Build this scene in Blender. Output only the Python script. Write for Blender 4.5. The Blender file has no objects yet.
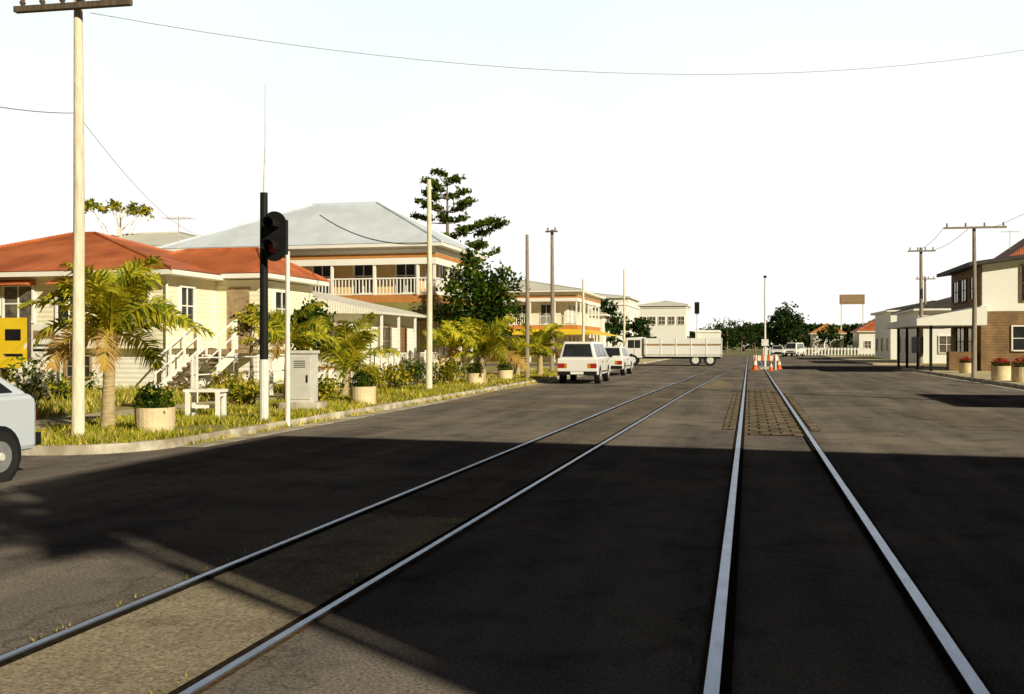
import bpy, math, random
from mathutils import Vector, Matrix
random.seed(7)
R=random
YAW=math.radians(13.33)
SA,CA=math.sin(YAW),math.cos(YAW)
def W(px,d):            # world x,y for a bearing and distance measured from the survey point
    r=(px-512)/1000.0
    return (d*(-SA+CA*r), d*(CA+SA*r))
def Z(py,d): return 1.45-(py-345)*d/1000.0
scene=bpy.context.scene
COL=scene.collection
# ---------------------------------------------------------------- materials
def new_mat(name):
    m=bpy.data.materials.new(name); m.use_nodes=True
    nt=m.node_tree; nt.nodes.clear()
    return m,nt
def N(nt,t,**k):
    n=nt.nodes.new(t)
    for a,b in k.items(): setattr(n,a,b)
    return n
def mat(name,c1,c2=None,scale=4.0,rough=0.8,bump=0.0,bscale=60.0,metal=0.0,spec=0.3,stripes=None,stripe_axis='Z',stretch=(1,1,1),dirt=0.0,dscale=.7):
    m,nt=new_mat(name); L=nt.links.new
    out=N(nt,'ShaderNodeOutputMaterial'); p=N(nt,'ShaderNodeBsdfPrincipled')
    L(p.outputs[0],out.inputs[0])
    p.inputs['Roughness'].default_value=rough; p.inputs['Metallic'].default_value=metal
    p.inputs['Specular IOR Level'].default_value=spec
    tc=N(nt,'ShaderNodeTexCoord'); mp=N(nt,'ShaderNodeMapping'); mp.inputs['Scale'].default_value=stretch
    L(tc.outputs['Object'],mp.inputs[0])
    if c2 is None: c2=tuple(x*0.8 for x in c1)
    no=N(nt,'ShaderNodeTexNoise'); no.inputs['Scale'].default_value=scale; no.inputs['Detail'].default_value=6; no.inputs['Roughness'].default_value=.65
    L(mp.outputs[0],no.inputs['Vector'])
    cr=N(nt,'ShaderNodeValToRGB'); cr.color_ramp.elements[0].position=.35; cr.color_ramp.elements[1].position=.65
    cr.color_ramp.elements[0].color=(*c2,1); cr.color_ramp.elements[1].color=(*c1,1)
    L(no.outputs['Fac'],cr.inputs[0]); col=cr.outputs[0]
    if dirt>0:
        n2=N(nt,'ShaderNodeTexNoise'); n2.inputs['Scale'].default_value=dscale; n2.inputs['Detail'].default_value=8
        L(tc.outputs['Object'],n2.inputs['Vector'])
        mx=N(nt,'ShaderNodeMixRGB',blend_type='MULTIPLY'); mx.inputs[0].default_value=dirt
        r2=N(nt,'ShaderNodeValToRGB'); r2.color_ramp.elements[0].position=.4; r2.color_ramp.elements[1].position=.6
        r2.color_ramp.elements[0].color=(.45,.38,.3,1); r2.color_ramp.elements[1].color=(1,1,1,1)
        L(n2.outputs['Fac'],r2.inputs[0]); L(col,mx.inputs[1]); L(r2.outputs[0],mx.inputs[2]); col=mx.outputs[0]
    L(col,p.inputs['Base Color'])
    if bump>0 or stripes:
        b=N(nt,'ShaderNodeBump'); b.inputs['Strength'].default_value=max(bump,.5 if stripes else 0); b.inputs['Distance'].default_value=.02
        if stripes:
            w=N(nt,'ShaderNodeTexWave',wave_type='BANDS',bands_direction=stripe_axis,wave_profile='SIN')
            w.inputs['Scale'].default_value=stripes
            L(tc.outputs['Object'],w.inputs['Vector']); L(w.outputs['Fac'],b.inputs['Height'])
        else:
            nb=N(nt,'ShaderNodeTexNoise'); nb.inputs['Scale'].default_value=bscale; nb.inputs['Detail'].default_value=4
            L(tc.outputs['Object'],nb.inputs['Vector']); L(nb.outputs['Fac'],b.inputs['Height'])
        L(b.outputs[0],p.inputs['Normal'])
    return m
def leafmat(name,c1,c2,trans=.35):
    m,nt=new_mat(name); L=nt.links.new
    out=N(nt,'ShaderNodeOutputMaterial'); d=N(nt,'ShaderNodeBsdfDiffuse'); t=N(nt,'ShaderNodeBsdfTranslucent'); mx=N(nt,'ShaderNodeMixShader')
    mx.inputs[0].default_value=trans
    tc=N(nt,'ShaderNodeTexCoord'); no=N(nt,'ShaderNodeTexNoise'); no.inputs['Scale'].default_value=2.2; no.inputs['Detail'].default_value=5
    cr=N(nt,'ShaderNodeValToRGB'); cr.color_ramp.elements[0].position=.36; cr.color_ramp.elements[1].position=.64
    cr.color_ramp.elements[0].color=(*c2,1); cr.color_ramp.elements[1].color=(*c1,1)
    L(tc.outputs['Object'],no.inputs['Vector']); L(no.outputs['Fac'],cr.inputs[0])
    L(cr.outputs[0],d.inputs[0]); L(cr.outputs[0],t.inputs[0]); L(d.outputs[0],mx.inputs[1]); L(t.outputs[0],mx.inputs[2]); L(mx.outputs[0],out.inputs[0])
    return m
def asphalt(name,c1,c2,c3,crack=.8):
    m,nt=new_mat(name); L=nt.links.new
    out=N(nt,'ShaderNodeOutputMaterial'); p=N(nt,'ShaderNodeBsdfPrincipled'); L(p.outputs[0],out.inputs[0])
    p.inputs['Roughness'].default_value=1; p.inputs['Specular IOR Level'].default_value=.0
    tc=N(nt,'ShaderNodeTexCoord')
    mp=N(nt,'ShaderNodeMapping'); mp.inputs['Scale'].default_value=(1.3,.09,1); L(tc.outputs['Object'],mp.inputs[0])
    n1=N(nt,'ShaderNodeTexNoise'); n1.inputs['Scale'].default_value=1.1; n1.inputs['Detail'].default_value=7; n1.inputs['Roughness'].default_value=.6; L(mp.outputs[0],n1.inputs['Vector'])
    r1=N(nt,'ShaderNodeValToRGB'); r1.color_ramp.elements[0].position=.36; r1.color_ramp.elements[1].position=.66
    r1.color_ramp.elements[0].color=(*c2,1); r1.color_ramp.elements[1].color=(*c1,1); L(n1.outputs['Fac'],r1.inputs[0])
    n2=N(nt,'ShaderNodeTexNoise'); n2.inputs['Scale'].default_value=.35; n2.inputs['Detail'].default_value=8; L(tc.outputs['Object'],n2.inputs['Vector'])
    r2=N(nt,'ShaderNodeValToRGB'); r2.color_ramp.elements[0].position=.5; r2.color_ramp.elements[1].position=.68
    L(n2.outputs['Fac'],r2.inputs[0])
    mx=N(nt,'ShaderNodeMixRGB'); L(r2.outputs[0],mx.inputs[0]); L(r1.outputs[0],mx.inputs[1]); mx.inputs[2].default_value=(*c3,1)
    n3=N(nt,'ShaderNodeTexNoise'); n3.inputs['Scale'].default_value=55; n3.inputs['Detail'].default_value=3; L(tc.outputs['Object'],n3.inputs['Vector'])
    r3=N(nt,'ShaderNodeValToRGB'); r3.color_ramp.elements[0].position=.3; r3.color_ramp.elements[1].position=.75
    r3.color_ramp.elements[0].color=(.5,.5,.5,1); r3.color_ramp.elements[1].color=(1.35,1.35,1.35,1); L(n3.outputs['Fac'],r3.inputs[0])
    m2=N(nt,'ShaderNodeMixRGB',blend_type='MULTIPLY'); m2.inputs[0].default_value=1; L(mx.outputs[0],m2.inputs[1]); L(r3.outputs[0],m2.inputs[2])
    n5=N(nt,'ShaderNodeTexNoise'); n5.inputs['Scale'].default_value=1.6; n5.inputs['Detail'].default_value=7; n5.inputs['Roughness'].default_value=.7; L(tc.outputs['Object'],n5.inputs['Vector'])
    r5=N(nt,'ShaderNodeValToRGB'); r5.color_ramp.elements[0].position=.34; r5.color_ramp.elements[1].position=.5
    r5.color_ramp.elements[0].color=(.66,.65,.64,1); r5.color_ramp.elements[1].color=(1,1,1,1); L(n5.outputs['Fac'],r5.inputs[0])
    m5=N(nt,'ShaderNodeMixRGB',blend_type='MULTIPLY'); m5.inputs[0].default_value=1; L(m2.outputs[0],m5.inputs[1]); L(r5.outputs[0],m5.inputs[2])
    vo=N(nt,'ShaderNodeTexVoronoi',feature='DISTANCE_TO_EDGE'); vo.inputs['Scale'].default_value=.4
    nd=N(nt,'ShaderNodeTexNoise'); nd.inputs['Scale'].default_value=2.5; nd.inputs['Detail'].default_value=5; L(tc.outputs['Object'],nd.inputs['Vector'])
    ad=N(nt,'ShaderNodeMixRGB',blend_type='ADD'); ad.inputs[0].default_value=.7; L(tc.outputs['Object'],ad.inputs[1]); L(nd.outputs['Color'],ad.inputs[2]); L(ad.outputs[0],vo.inputs['Vector'])
    r4=N(nt,'ShaderNodeValToRGB'); r4.color_ramp.elements[0].position=0; r4.color_ramp.elements[1].position=.008
    r4.color_ramp.elements[0].color=(.6,.6,.6,1); r4.color_ramp.elements[1].color=(1,1,1,1); L(vo.outputs['Distance'],r4.inputs[0])
    m3=N(nt,'ShaderNodeMixRGB',blend_type='MULTIPLY'); m3.inputs[0].default_value=crack; L(m5.outputs[0],m3.inputs[1]); L(r4.outputs[0],m3.inputs[2])
    L(m3.outputs[0],p.inputs['Base Color'])
    b=N(nt,'ShaderNodeBump'); b.inputs['Strength'].default_value=.35; b.inputs['Distance'].default_value=.008; L(n3.outputs['Fac'],b.inputs['Height']); L(b.outputs[0],p.inputs['Normal'])
    return m
def brickmat(name,c1,c2,mortar,scale,bw=.5,rh=.25):
    m,nt=new_mat(name); L=nt.links.new
    out=N(nt,'ShaderNodeOutputMaterial'); p=N(nt,'ShaderNodeBsdfPrincipled'); L(p.outputs[0],out.inputs[0]); p.inputs['Roughness'].default_value=1; p.inputs['Specular IOR Level'].default_value=0
    tc=N(nt,'ShaderNodeTexCoord'); b=N(nt,'ShaderNodeTexBrick'); b.inputs['Scale'].default_value=scale
    b.inputs['Color1'].default_value=(*c1,1); b.inputs['Color2'].default_value=(*c2,1); b.inputs['Mortar'].default_value=(*mortar,1)
    b.inputs['Mortar Size'].default_value=.022; b.inputs['Brick Width'].default_value=bw; b.inputs['Row Height'].default_value=rh
    L(tc.outputs['Object'],b.inputs['Vector'])
    no=N(nt,'ShaderNodeTexNoise'); no.inputs['Scale'].default_value=3; no.inputs['Detail'].default_value=6; L(tc.outputs['Object'],no.inputs['Vector'])
    r=N(nt,'ShaderNodeValToRGB'); r.color_ramp.elements[0].position=.35; r.color_ramp.elements[1].position=.65; r.color_ramp.elements[0].color=(.5,.5,.5,1); r.color_ramp.elements[1].color=(1.3,1.25,1.2,1); L(no.outputs['Fac'],r.inputs[0])
    mm=N(nt,'ShaderNodeMixRGB',blend_type='MULTIPLY'); mm.inputs[0].default_value=1; L(b.outputs['Color'],mm.inputs[1]); L(r.outputs[0],mm.inputs[2])
    L(mm.outputs[0],p.inputs['Base Color'])
    return m
M={}
M['asphalt']=asphalt('asphalt',(.285,.242,.208),(.165,.143,.130),(.33,.275,.225))
M['infill']=asphalt('track_infill',(.46,.38,.27),(.29,.24,.175),(.39,.32,.23),.3)
M['infill_far']=asphalt('track_infill_asphalt',(.27,.225,.185),(.165,.138,.118),(.30,.25,.19),.3)
M['sand']=asphalt('sandy_dirt',(.36,.29,.20),(.27,.22,.16),(.30,.24,.18),.1)
M['kerb']=mat('kerb_concrete',(.70,.64,.52),(.45,.40,.31),3,.9,.3,dirt=.6,dscale=1.5)
M['path']=mat('footpath',(.66,.56,.36),(.45,.38,.21),1.2,.95,.3)
M['soil']=mat('soil',(.42,.34,.12),(.22,.20,.05),.8,1,.4,20)
M['ground']=mat('ground',(.34,.29,.13),(.14,.15,.05),.25,1,.4,10)
M['steel']=mat('rail_steel',(.48,.58,.76),(.34,.41,.55),14,.38,0,metal=.9,stretch=(1,.3,1))
M['rust']=mat('rail_rust',(.13,.08,.045),(.06,.04,.025),20,1,.3,spec=0)
M['groove']=mat('groove_dirt',(.04,.03,.02),(.018,.014,.01),15,1,spec=0)
M['sleeper']=brickmat('timber_blocks',(.27,.215,.155),(.21,.17,.125),(.06,.048,.036),1.0,.34,.40)
M['cream']=mat('cream_weatherboard',(.95,.88,.68),(.92,.84,.63),2,.7,stripes=2.2,stripe_axis='Z',dirt=.05)
M['white']=mat('white_paint',(.95,.93,.87),(.92,.89,.82),3,.6,dirt=.04)
M['whiteboard']=mat('white_weatherboard',(.95,.92,.83),(.91,.88,.78),3,.7,stripes=2.2,stripe_axis='Z',dirt=.07)
M['redroof']=mat('red_iron_roof',(.68,.20,.075),(.50,.14,.055),1.2,.6,stripes=3.2,stripe_axis='X',dirt=.5)
M['greyroof']=mat('grey_iron_roof',(.78,.85,.95),(.68,.74,.83),1.0,.6,stripes=3.2,stripe_axis='X',dirt=.15)
M['paleroof']=mat('pale_iron_roof',(.90,.87,.79),(.80,.76,.66),1.0,.5,stripes=3.2,stripe_axis='X',dirt=.12)
M['orange']=mat('ochre_trim',(.62,.27,.075),(.50,.21,.06),2,.7)
M['ochrewall']=mat('ochre_wall',(.84,.60,.27),(.74,.50,.21),1,.8)
M['olive']=mat('olive_awning',(.26,.23,.065),(.17,.16,.05),1,.7,stripes=3,stripe_axis='X')
M['brown']=mat('brown_board',(.34,.21,.10),(.20,.125,.065),2,.8,stripes=2.2,stripe_axis='Z',dirt=.4)
M['darkroof']=mat('dark_roof',(.08,.07,.065),(.05,.045,.04),2,.8)
M['glass']=mat('window_glass',(.035,.04,.045),(.02,.022,.025),2,.12,spec=.6)
M['curtain']=mat('curtained_glass',(.22,.18,.12),(.05,.05,.05),3,.2,spec=.6)
M['black']=mat('black_paint',(.015,.015,.015),(.01,.01,.01),5,.6,spec=.2)
M['poleW']=mat('weathered_pole',(.86,.78,.60),(.64,.54,.38),6,.9,.4,30,stretch=(4,4,.5))
M['poleD']=mat('dark_timber_pole',(.18,.13,.09),(.09,.07,.05),6,.9,.4,30,stretch=(4,4,.5))
M['poleG']=mat('grey_timber_pole',(.36,.30,.23),(.22,.18,.14),6,.9,.4,30,stretch=(4,4,.5))
M['poleS']=mat('silver_pole',(.88,.86,.80),(.76,.73,.66),6,.6)
M['timber']=mat('timber',(.42,.31,.18),(.26,.18,.11),6,.9,.3,30)
M['grey']=mat('grey_metal',(.78,.76,.70),(.66,.64,.58),4,.6,dirt=.3)
M['carwhite']=mat('car_paint_white',(.88,.87,.83),(.85,.83,.79),1,.25,spec=.5)
M['carsilver']=mat('car_paint_pale_blue',(.60,.65,.72),(.56,.61,.68),1,.3,spec=.5)
M['cardark']=mat('car_paint_dark',(.10,.03,.03),(.08,.02,.02),1,.3,spec=.5)
M['tyre']=mat('tyre',(.025,.024,.022),(.015,.015,.015),9,.95)
M['chrome']=mat('wheel_alloy',(.5,.5,.5),(.4,.4,.4),9,.4,metal=.6)
M['redlens']=mat('red_lens',(.45,.02,.015),(.35,.015,.01),9,.3,spec=.6)
M['amber']=mat('amber_lens',(.7,.28,.02),(.6,.2,.02),9,.3)
M['lamp']=mat('headlamp',(.75,.75,.72),(.6,.6,.6),9,.15,spec=.6)
M['conemat']=mat('cone_orange',(.85,.17,.03),(.7,.13,.03),9,.6)
M['yellow']=mat('yellow_sign',(.95,.66,.03),(.85,.56,.02),2,.5)
M['tan']=mat('tan_stripe',(.40,.25,.12),(.32,.19,.10),2,.6)
M['wire']=mat('wire',(.22,.22,.24),(.16,.16,.17),2,.6)
M['planter']=mat('planter_concrete',(.90,.74,.47),(.76,.60,.37),5,.95,.4,40,dirt=.2)
M['bark']=mat('bark',(.26,.20,.14),(.14,.10,.07),8,.95,.5,25,stretch=(1,1,3))
M['palmbark']=mat('palm_bark',(.60,.47,.25),(.34,.25,.14),10,.95,.5,25,stretch=(.6,.6,5))
M['leafD']=leafmat('leaf_dark',(.035,.085,.012),(.012,.032,.006))
M['leafM']=leafmat('leaf_mid',(.16,.20,.018),(.055,.09,.01))
M['leafY']=leafmat('leaf_yellow',(.62,.50,.04),(.38,.34,.025))
M['palm']=leafmat('palm_leaf',(.80,.68,.06),(.46,.46,.035),.4)
M['palmG']=leafmat('palm_leaf_green',(.28,.31,.03),(.10,.15,.015),.35)
M['palmdry']=leafmat('palm_dry',(.70,.45,.14),(.48,.30,.09),.3)
M['grass']=leafmat('grass_blade',(.50,.48,.035),(.20,.24,.018),.35)
M['grassdry']=leafmat('grass_dry',(.80,.64,.19),(.56,.43,.11),.3)
M['flower']=leafmat('red_flower',(.80,.03,.06),(.55,.02,.04),.2)
M['flowerw']=leafmat('white_flower',(.85,.82,.75),(.7,.65,.5),.2)
M['farleaf']=leafmat('far_leaf',(.07,.10,.03),(.02,.035,.012),.2)
# ---------------------------------------------------------------- mesh builder
class Part:
    def __init__(s): s.v=[]; s.f=[]; s.m=[]; s.mats=[]
    def mi(s,m):
        if m not in s.mats: s.mats.append(m)
        return s.mats.index(m)
    def face(s,pts,m):
        k=len(s.v); s.v.extend([tuple(p) for p in pts]); s.f.append(tuple(range(k,k+len(pts)))); s.m.append(s.mi(m))
    def box(s,x0,x1,y0,y1,z0,z1,m):
        if x0>x1:x0,x1=x1,x0
        if y0>y1:y0,y1=y1,y0
        if z0>z1:z0,z1=z1,z0
        k=len(s.v); s.v+= [(x0,y0,z0),(x1,y0,z0),(x1,y1,z0),(x0,y1,z0),(x0,y0,z1),(x1,y0,z1),(x1,y1,z1),(x0,y1,z1)]
        for q in ((0,3,2,1),(4,5,6,7),(0,1,5,4),(1,2,6,5),(2,3,7,6),(3,0,4,7)):
            s.f.append(tuple(k+i for i in q)); s.m.append(s.mi(m))
    def hexa(s,b,t,m):
        k=len(s.v); s.v+= [tuple(p) for p in b]+[tuple(p) for p in t]
        for q in ((0,3,2,1),(4,5,6,7),(0,1,5,4),(1,2,6,5),(2,3,7,6),(3,0,4,7)):
            s.f.append(tuple(k+i for i in q)); s.m.append(s.mi(m))
    def prism(s,poly,axis,a0,a1,m):
        n=len(poly)
        def mk(p,a):
            return (a,p[0],p[1]) if axis=='x' else ((p[0],a,p[1]) if axis=='y' else (p[0],p[1],a))
        k=len(s.v); s.v+=[mk(p,a0) for p in poly]+[mk(p,a1) for p in poly]
        s.f.append(tuple(range(k,k+n))); s.m.append(s.mi(m))
        s.f.append(tuple(reversed(range(k+n,k+2*n)))); s.m.append(s.mi(m))
        for i in range(n):
            j=(i+1)%n; s.f.append((k+i,k+n+i,k+n+j,k+j)); s.m.append(s.mi(m))
    def tube(s,pts,rads,m,n=8,cap=True):
        k=len(s.v); P=[Vector(p) for p in pts]
        for i,p in enumerate(P):
            d=(P[min(i+1,len(P)-1)]-P[max(i-1,0)]).normalized()
            a=Vector((1,0,0)) if abs(d.x)<.9 else Vector((0,1,0))
            u=d.cross(a).normalized(); w=d.cross(u)
            for j in range(n):
                t=2*math.pi*j/n; s.v.append(tuple(p+(u*math.cos(t)+w*math.sin(t))*rads[i]))
        for i in range(len(P)-1):
            for j in range(n):
                s.f.append((k+i*n+j,k+i*n+(j+1)%n,k+(i+1)*n+(j+1)%n,k+(i+1)*n+j)); s.m.append(s.mi(m))
        if cap:
            s.f.append(tuple(k+j for j in range(n))); s.m.append(s.mi(m))
            b=k+(len(P)-1)*n; s.f.append(tuple(b+j for j in range(n))); s.m.append(s.mi(m))
    def fbox(s,face,u0,u1,z0,z1,pl,o0,o1,m):
        if face=='-y': s.box(u0,u1,pl-o1,pl-o0,z0,z1,m)
        if face=='+y': s.box(u0,u1,pl+o0,pl+o1,z0,z1,m)
        if face=='+x': s.box(pl+o0,pl+o1,u0,u1,z0,z1,m)
        if face=='-x': s.box(pl-o1,pl-o0,u0,u1,z0,z1,m)
    def window(s,face,u0,u1,z0,z1,pl,frame,glass,mul=1):
        s.fbox(face,u0,u1,z0,z1,pl,-.05,.02,glass)
        t=.07
        s.fbox(face,u0-t,u0,z0-t,z1+t,pl,-.02,.07,frame); s.fbox(face,u1,u1+t,z0-t,z1+t,pl,-.02,.07,frame)
        s.fbox(face,u0,u1,z1,z1+t,pl,-.02,.07,frame); s.fbox(face,u0,u1,z0-t,z0,pl,-.02,.10,frame)
        for i in range(1,mul+1):
            u=u0+(u1-u0)*i/(mul+1); s.fbox(face,u-.02,u+.02,z0,z1,pl,-.02,.05,frame)
        zm=(z0+z1)/2
        s.fbox(face,u0,u1,zm-.02,zm+.02,pl,-.02,.045,frame)
    def obj(s,name,parent=None,smooth=False,bevel=0):
        me=bpy.data.meshes.new(name); me.from_pydata(s.v,[],s.f)
        for m in s.mats: me.materials.append(M[m])
        me.polygons.foreach_set('material_index',s.m)
        if smooth: me.polygons.foreach_set('use_smooth',[True]*len(s.f))
        me.update()
        o=bpy.data.objects.new(name,me); COL.objects.link(o)
        if parent: o.parent=parent
        if bevel:
            b=o.modifiers.new('bevel','BEVEL'); b.width=bevel; b.segments=2; b.limit_method='ANGLE'; b.angle_limit=math.radians(30)
        return o
def empty(name,loc=(0,0,0),rz=0):
    e=bpy.data.objects.new(name,None); e.location=loc; e.rotation_euler=(0,0,rz); e.empty_display_size=.3; COL.objects.link(e); return e
# ---------------------------------------------------------------- roofs
def hip(p,x0,x1,y0,y1,z,h,m,over=.5,ridge=None,fascia='white'):
    X0,X1,Y0,Y1=x0-over,x1+over,y0-over,y1+over
    if ridge is None:
        if X1-X0>=Y1-Y0: d=(Y1-Y0)/2; r=((X0+d,(Y0+Y1)/2),(X1-d,(Y0+Y1)/2))
        else: d=(X1-X0)/2; r=(((X0+X1)/2,Y0+d),((X0+X1)/2,Y1-d))
    else: r=ridge
    a,b=(X0,Y0,z),(X1,Y0,z); c,d=(X1,Y1,z),(X0,Y1,z)
    r0=(*r[0],z+h); r1=(*r[1],z+h)
    if abs(r0[1]-r1[1])<1e-6:
        p.face([a,b,r1,r0],m); p.face([c,d,r0,r1],m); p.face([b,c,r1],m); p.face([d,a,r0],m)
    else:
        p.face([a,b,r0],m); p.face([b,c,r1,r0],m); p.face([c,d,r1],m); p.face([d,a,r0,r1],m)
    p.box(X0,X1,Y0,Y1,z-.16,z-.02,fascia)
    for q0,q1 in ((r0,r1),(a,r0),(d,r0) if abs(r0[1]-r1[1])<1e-6 else (b,r0),(b,r1) if abs(r0[1]-r1[1])<1e-6 else (d,r1),(c,r1)):
        if (Vector(q0)-Vector(q1)).length>.05: p.tube([q0,q1],[.06,.06],m,6)
def balustrade(p,face,u0,u1,pl,z0,z1,m,step=.16):
    p.fbox(face,u0,u1,z1-.06,z1,pl,-.04,.04,m); p.fbox(face,u0,u1,z0+.06,z0+.11,pl,-.03,.03,m)
    u=u0+step
    while u<u1-.03:
        p.fbox(face,u-.02,u+.02,z0+.11,z1-.06,pl,-.02,.02,m); u+=step
def antenna(p,x,y,z,h=1.6):
    p.tube([(x,y,z),(x,y,z+h)],[.02,.015],'grey',6); p.tube([(x-.5,y-.1,z+h-.1),(x+.5,y+.1,z+h-.1)],[.012,.012],'grey',5)
    for i in range(6):
        u=-.45+.18*i; p.tube([(x+u,y-.35,z+h-.1),(x+u,y+.35,z+h-.1)],[.008,.008],'grey',4)
# ---------------------------------------------------------------- vegetation
def leafquad(p,c,size,m,dirv=None,elong=1.0):
    a=Vector((R.gauss(0,1),R.gauss(0,1),R.gauss(0,1))).normalized() if dirv is None else dirv
    b=a.cross(Vector((R.gauss(0,1),R.gauss(0,1),R.gauss(0,1)))).normalized()
    a=a*size*elong*.5; b=b*size*.32
    c=Vector(c)
    p.face([c-a,c+b*.9-a*.1,c+a,c-b*.9+a*.1],m)
def tree(name,loc,h,rx,rz,cz,clumps=40,per=45,leaf=.16,mats=('leafD','leafM'),trunk=.14,spread=.42,limbs=9,clumpr=None,fill=.2,bark='bark'):
    e=empty(name,(loc[0],loc[1],loc[2] if len(loc)>2 else 0))
    t=Part()
    top=Vector((R.uniform(-.15,.15)*rx,R.uniform(-.15,.15)*rx,cz+rz*.3))
    t.tube([(0,0,-.1),(top.x*.2,top.y*.2,cz*.35),(top.x*.6,top.y*.6,cz*.8),tuple(top)],[trunk*1.25,trunk,trunk*.75,trunk*.25],bark,8)
    l=Part(); cs=[]
    for i in range(clumps):
        while True:
            d=Vector((R.uniform(-1,1),R.uniform(-1,1),R.uniform(-1,1)))
            if fill<d.length<1: break
        cs.append(Vector((d.x*rx*R.uniform(.8,1.08),d.y*rx*R.uniform(.8,1.08),cz+d.z*rz*R.uniform(.85,1.05))))
    for i in range(min(limbs,clumps)):
        c=cs[i]; s=Vector((top.x*.6,top.y*.6,cz*R.uniform(.55,.95)))
        mid=(s+c)/2+Vector((0,0,.08*h*R.uniform(-.3,1)))
        t.tube([s,mid,c],[trunk*.45,trunk*.28,trunk*.08],bark,6)
    cr=clumpr or spread*rx
    for c in cs:
        m0=R.random(); k=cr*R.uniform(.6,1.15)
        for j in range(per):
            q=c+Vector((R.gauss(0,.45),R.gauss(0,.45),R.gauss(0,.36)))*k
            m=mats[0] if R.random()<(.8 if m0<.5 else .3) else mats[1]
            leafquad(l,q,leaf*R.uniform(.7,1.4),m)
    t.obj('trunk_and_limbs',e,True); l.obj('crown',e); return e
def norfolk(name,loc,h,z0,rmax,leaf=.26):
    e=empty(name,loc); t=Part(); l=Part()
    t.tube([(0,0,-.2),(.05,0,h*.5),(0,.05,h)],[.3,.18,.03],'bark',8)
    z=z0
    while z<h-.2:
        f=(z-z0)/(h-z0); r=rmax*(1-f)**.45*R.uniform(.7,1.1)+.2
        nb=6 if f<.7 else 4; a0=R.uniform(0,6.28)
        for i in range(nb):
            if R.random()<.12: continue
            a=a0+6.283*i/nb+R.uniform(-.25,.25); rr=r*R.uniform(.6,1.15); dz=rr*R.uniform(.15,.42)
            tip=Vector((math.cos(a)*rr,math.sin(a)*rr,z+dz)); b=Vector((0,0,z)); mid=b.lerp(tip,.5)-Vector((0,0,.06*rr))
            t.tube([b,mid,tip],[.05,.035,.015],'bark',5)
            ns=int(rr*5)+3
            for k in range(ns):
                g=R.uniform(.4,1.05)**.8; c=b.lerp(tip,g)+Vector((-math.sin(a),math.cos(a),0))*R.gauss(0,.22)
                for q in range(9):
                    leafquad(l,c+Vector((R.gauss(0,.13),R.gauss(0,.13),abs(R.gauss(0,.14)))),leaf*R.uniform(.7,1.3),'leafD' if R.random()<.2 else 'leafM',elong=1.6)
        z+=R.uniform(.75,1.0)
    for q in range(25): leafquad(l,(R.gauss(0,.1),R.gauss(0,.1),h-R.random()*.7),leaf*.7,'leafM')
    t.obj('trunk_and_branches',e,True); l.obj('needles',e); return e
def palm(name,loc,th,fl,nf=15,rise=1.35,lean=(0,0),tr=.1,leafl=.38,droop=1.0,mats=('palm','palmG','palmdry'),lw=.026):
    e=empty(name,loc); t=Part(); l=Part()
    pts=[];rad=[]
    for i in range(9):
        f=i/8; pts.append((lean[0]*f*f,lean[1]*f*f,th*f)); rad.append(tr*(1.35-.5*f)*(1+.07*(i%2)))
    t.tube(pts,rad,'palmbark',10)
    top=Vector(pts[-1])
    t.tube([top-Vector((0,0,.15)),top+Vector((0,0,.2))],[tr*1.15,tr*.5],'palmbark',8)
    for i in range(nf):
        az=i*2.399+R.uniform(-.3,.3); el=rise-(rise+.05)*(i/nf)**1.3+R.uniform(-.1,.1)
        L=fl*R.uniform(.8,1.12); seg=12; pos=top+Vector((0,0,.1)); ang=min(el,1.5)
        rp=[pos.copy()]; h=Vector((math.cos(az),math.sin(az),0))
        dr=droop*R.uniform(.06,.12)
        dirs=[]; tw=R.uniform(-.9,.9)
        for k in range(seg):
            d=h*math.cos(ang)+Vector((0,0,math.sin(ang))); pos=pos+d*L/seg; rp.append(pos.copy()); dirs.append(d); ang-=dr*(.3+1.4*k/seg)
        dirs.append(dirs[-1])
        l.tube(rp,[.022*(1-.8*k/seg)+.003 for k in range(seg+1)],'palm',4,False)
        mm=mats[2] if (i>nf-4 and R.random()<.5) else None
        gm=R.uniform(.45,.9)
        sub=6
        for k in range(1,seg):
            for q in range(sub):
                if R.random()<.12: continue
                f=(k+q/sub)/seg
                c=rp[k].lerp(rp[k+1],q/sub); d=dirs[k]
                side=d.cross(Vector((0,0,1)))
                if side.length<.05: side=Vector((-h.y,h.x,0))
                side.normalize(); up=side.cross(d)
                s2=side*math.cos(tw)+up*math.sin(tw); up=s2.cross(d); side=s2
                ll=leafl*math.sin(math.pi*min(1,f*.85+.12))**.7*R.uniform(.75,1.1)
                for sg in (-1,1):
                    v=(side*sg*.75+d*.7+up*R.uniform(-.2,.4)).normalized()
                    tip=c+v*ll+Vector((0,0,-ll*R.uniform(.1,.5))); md=c+v*ll*.5+Vector((0,0,-ll*.03)); w=d*lw*.8
                    m=mm or (mats[0] if R.random()<gm else mats[1])
                    l.face([c-w*.6,md-w,tip,md+w,c+w*.6],m)
    t.obj('trunk',e,True); l.obj('fronds',e); return e
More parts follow.
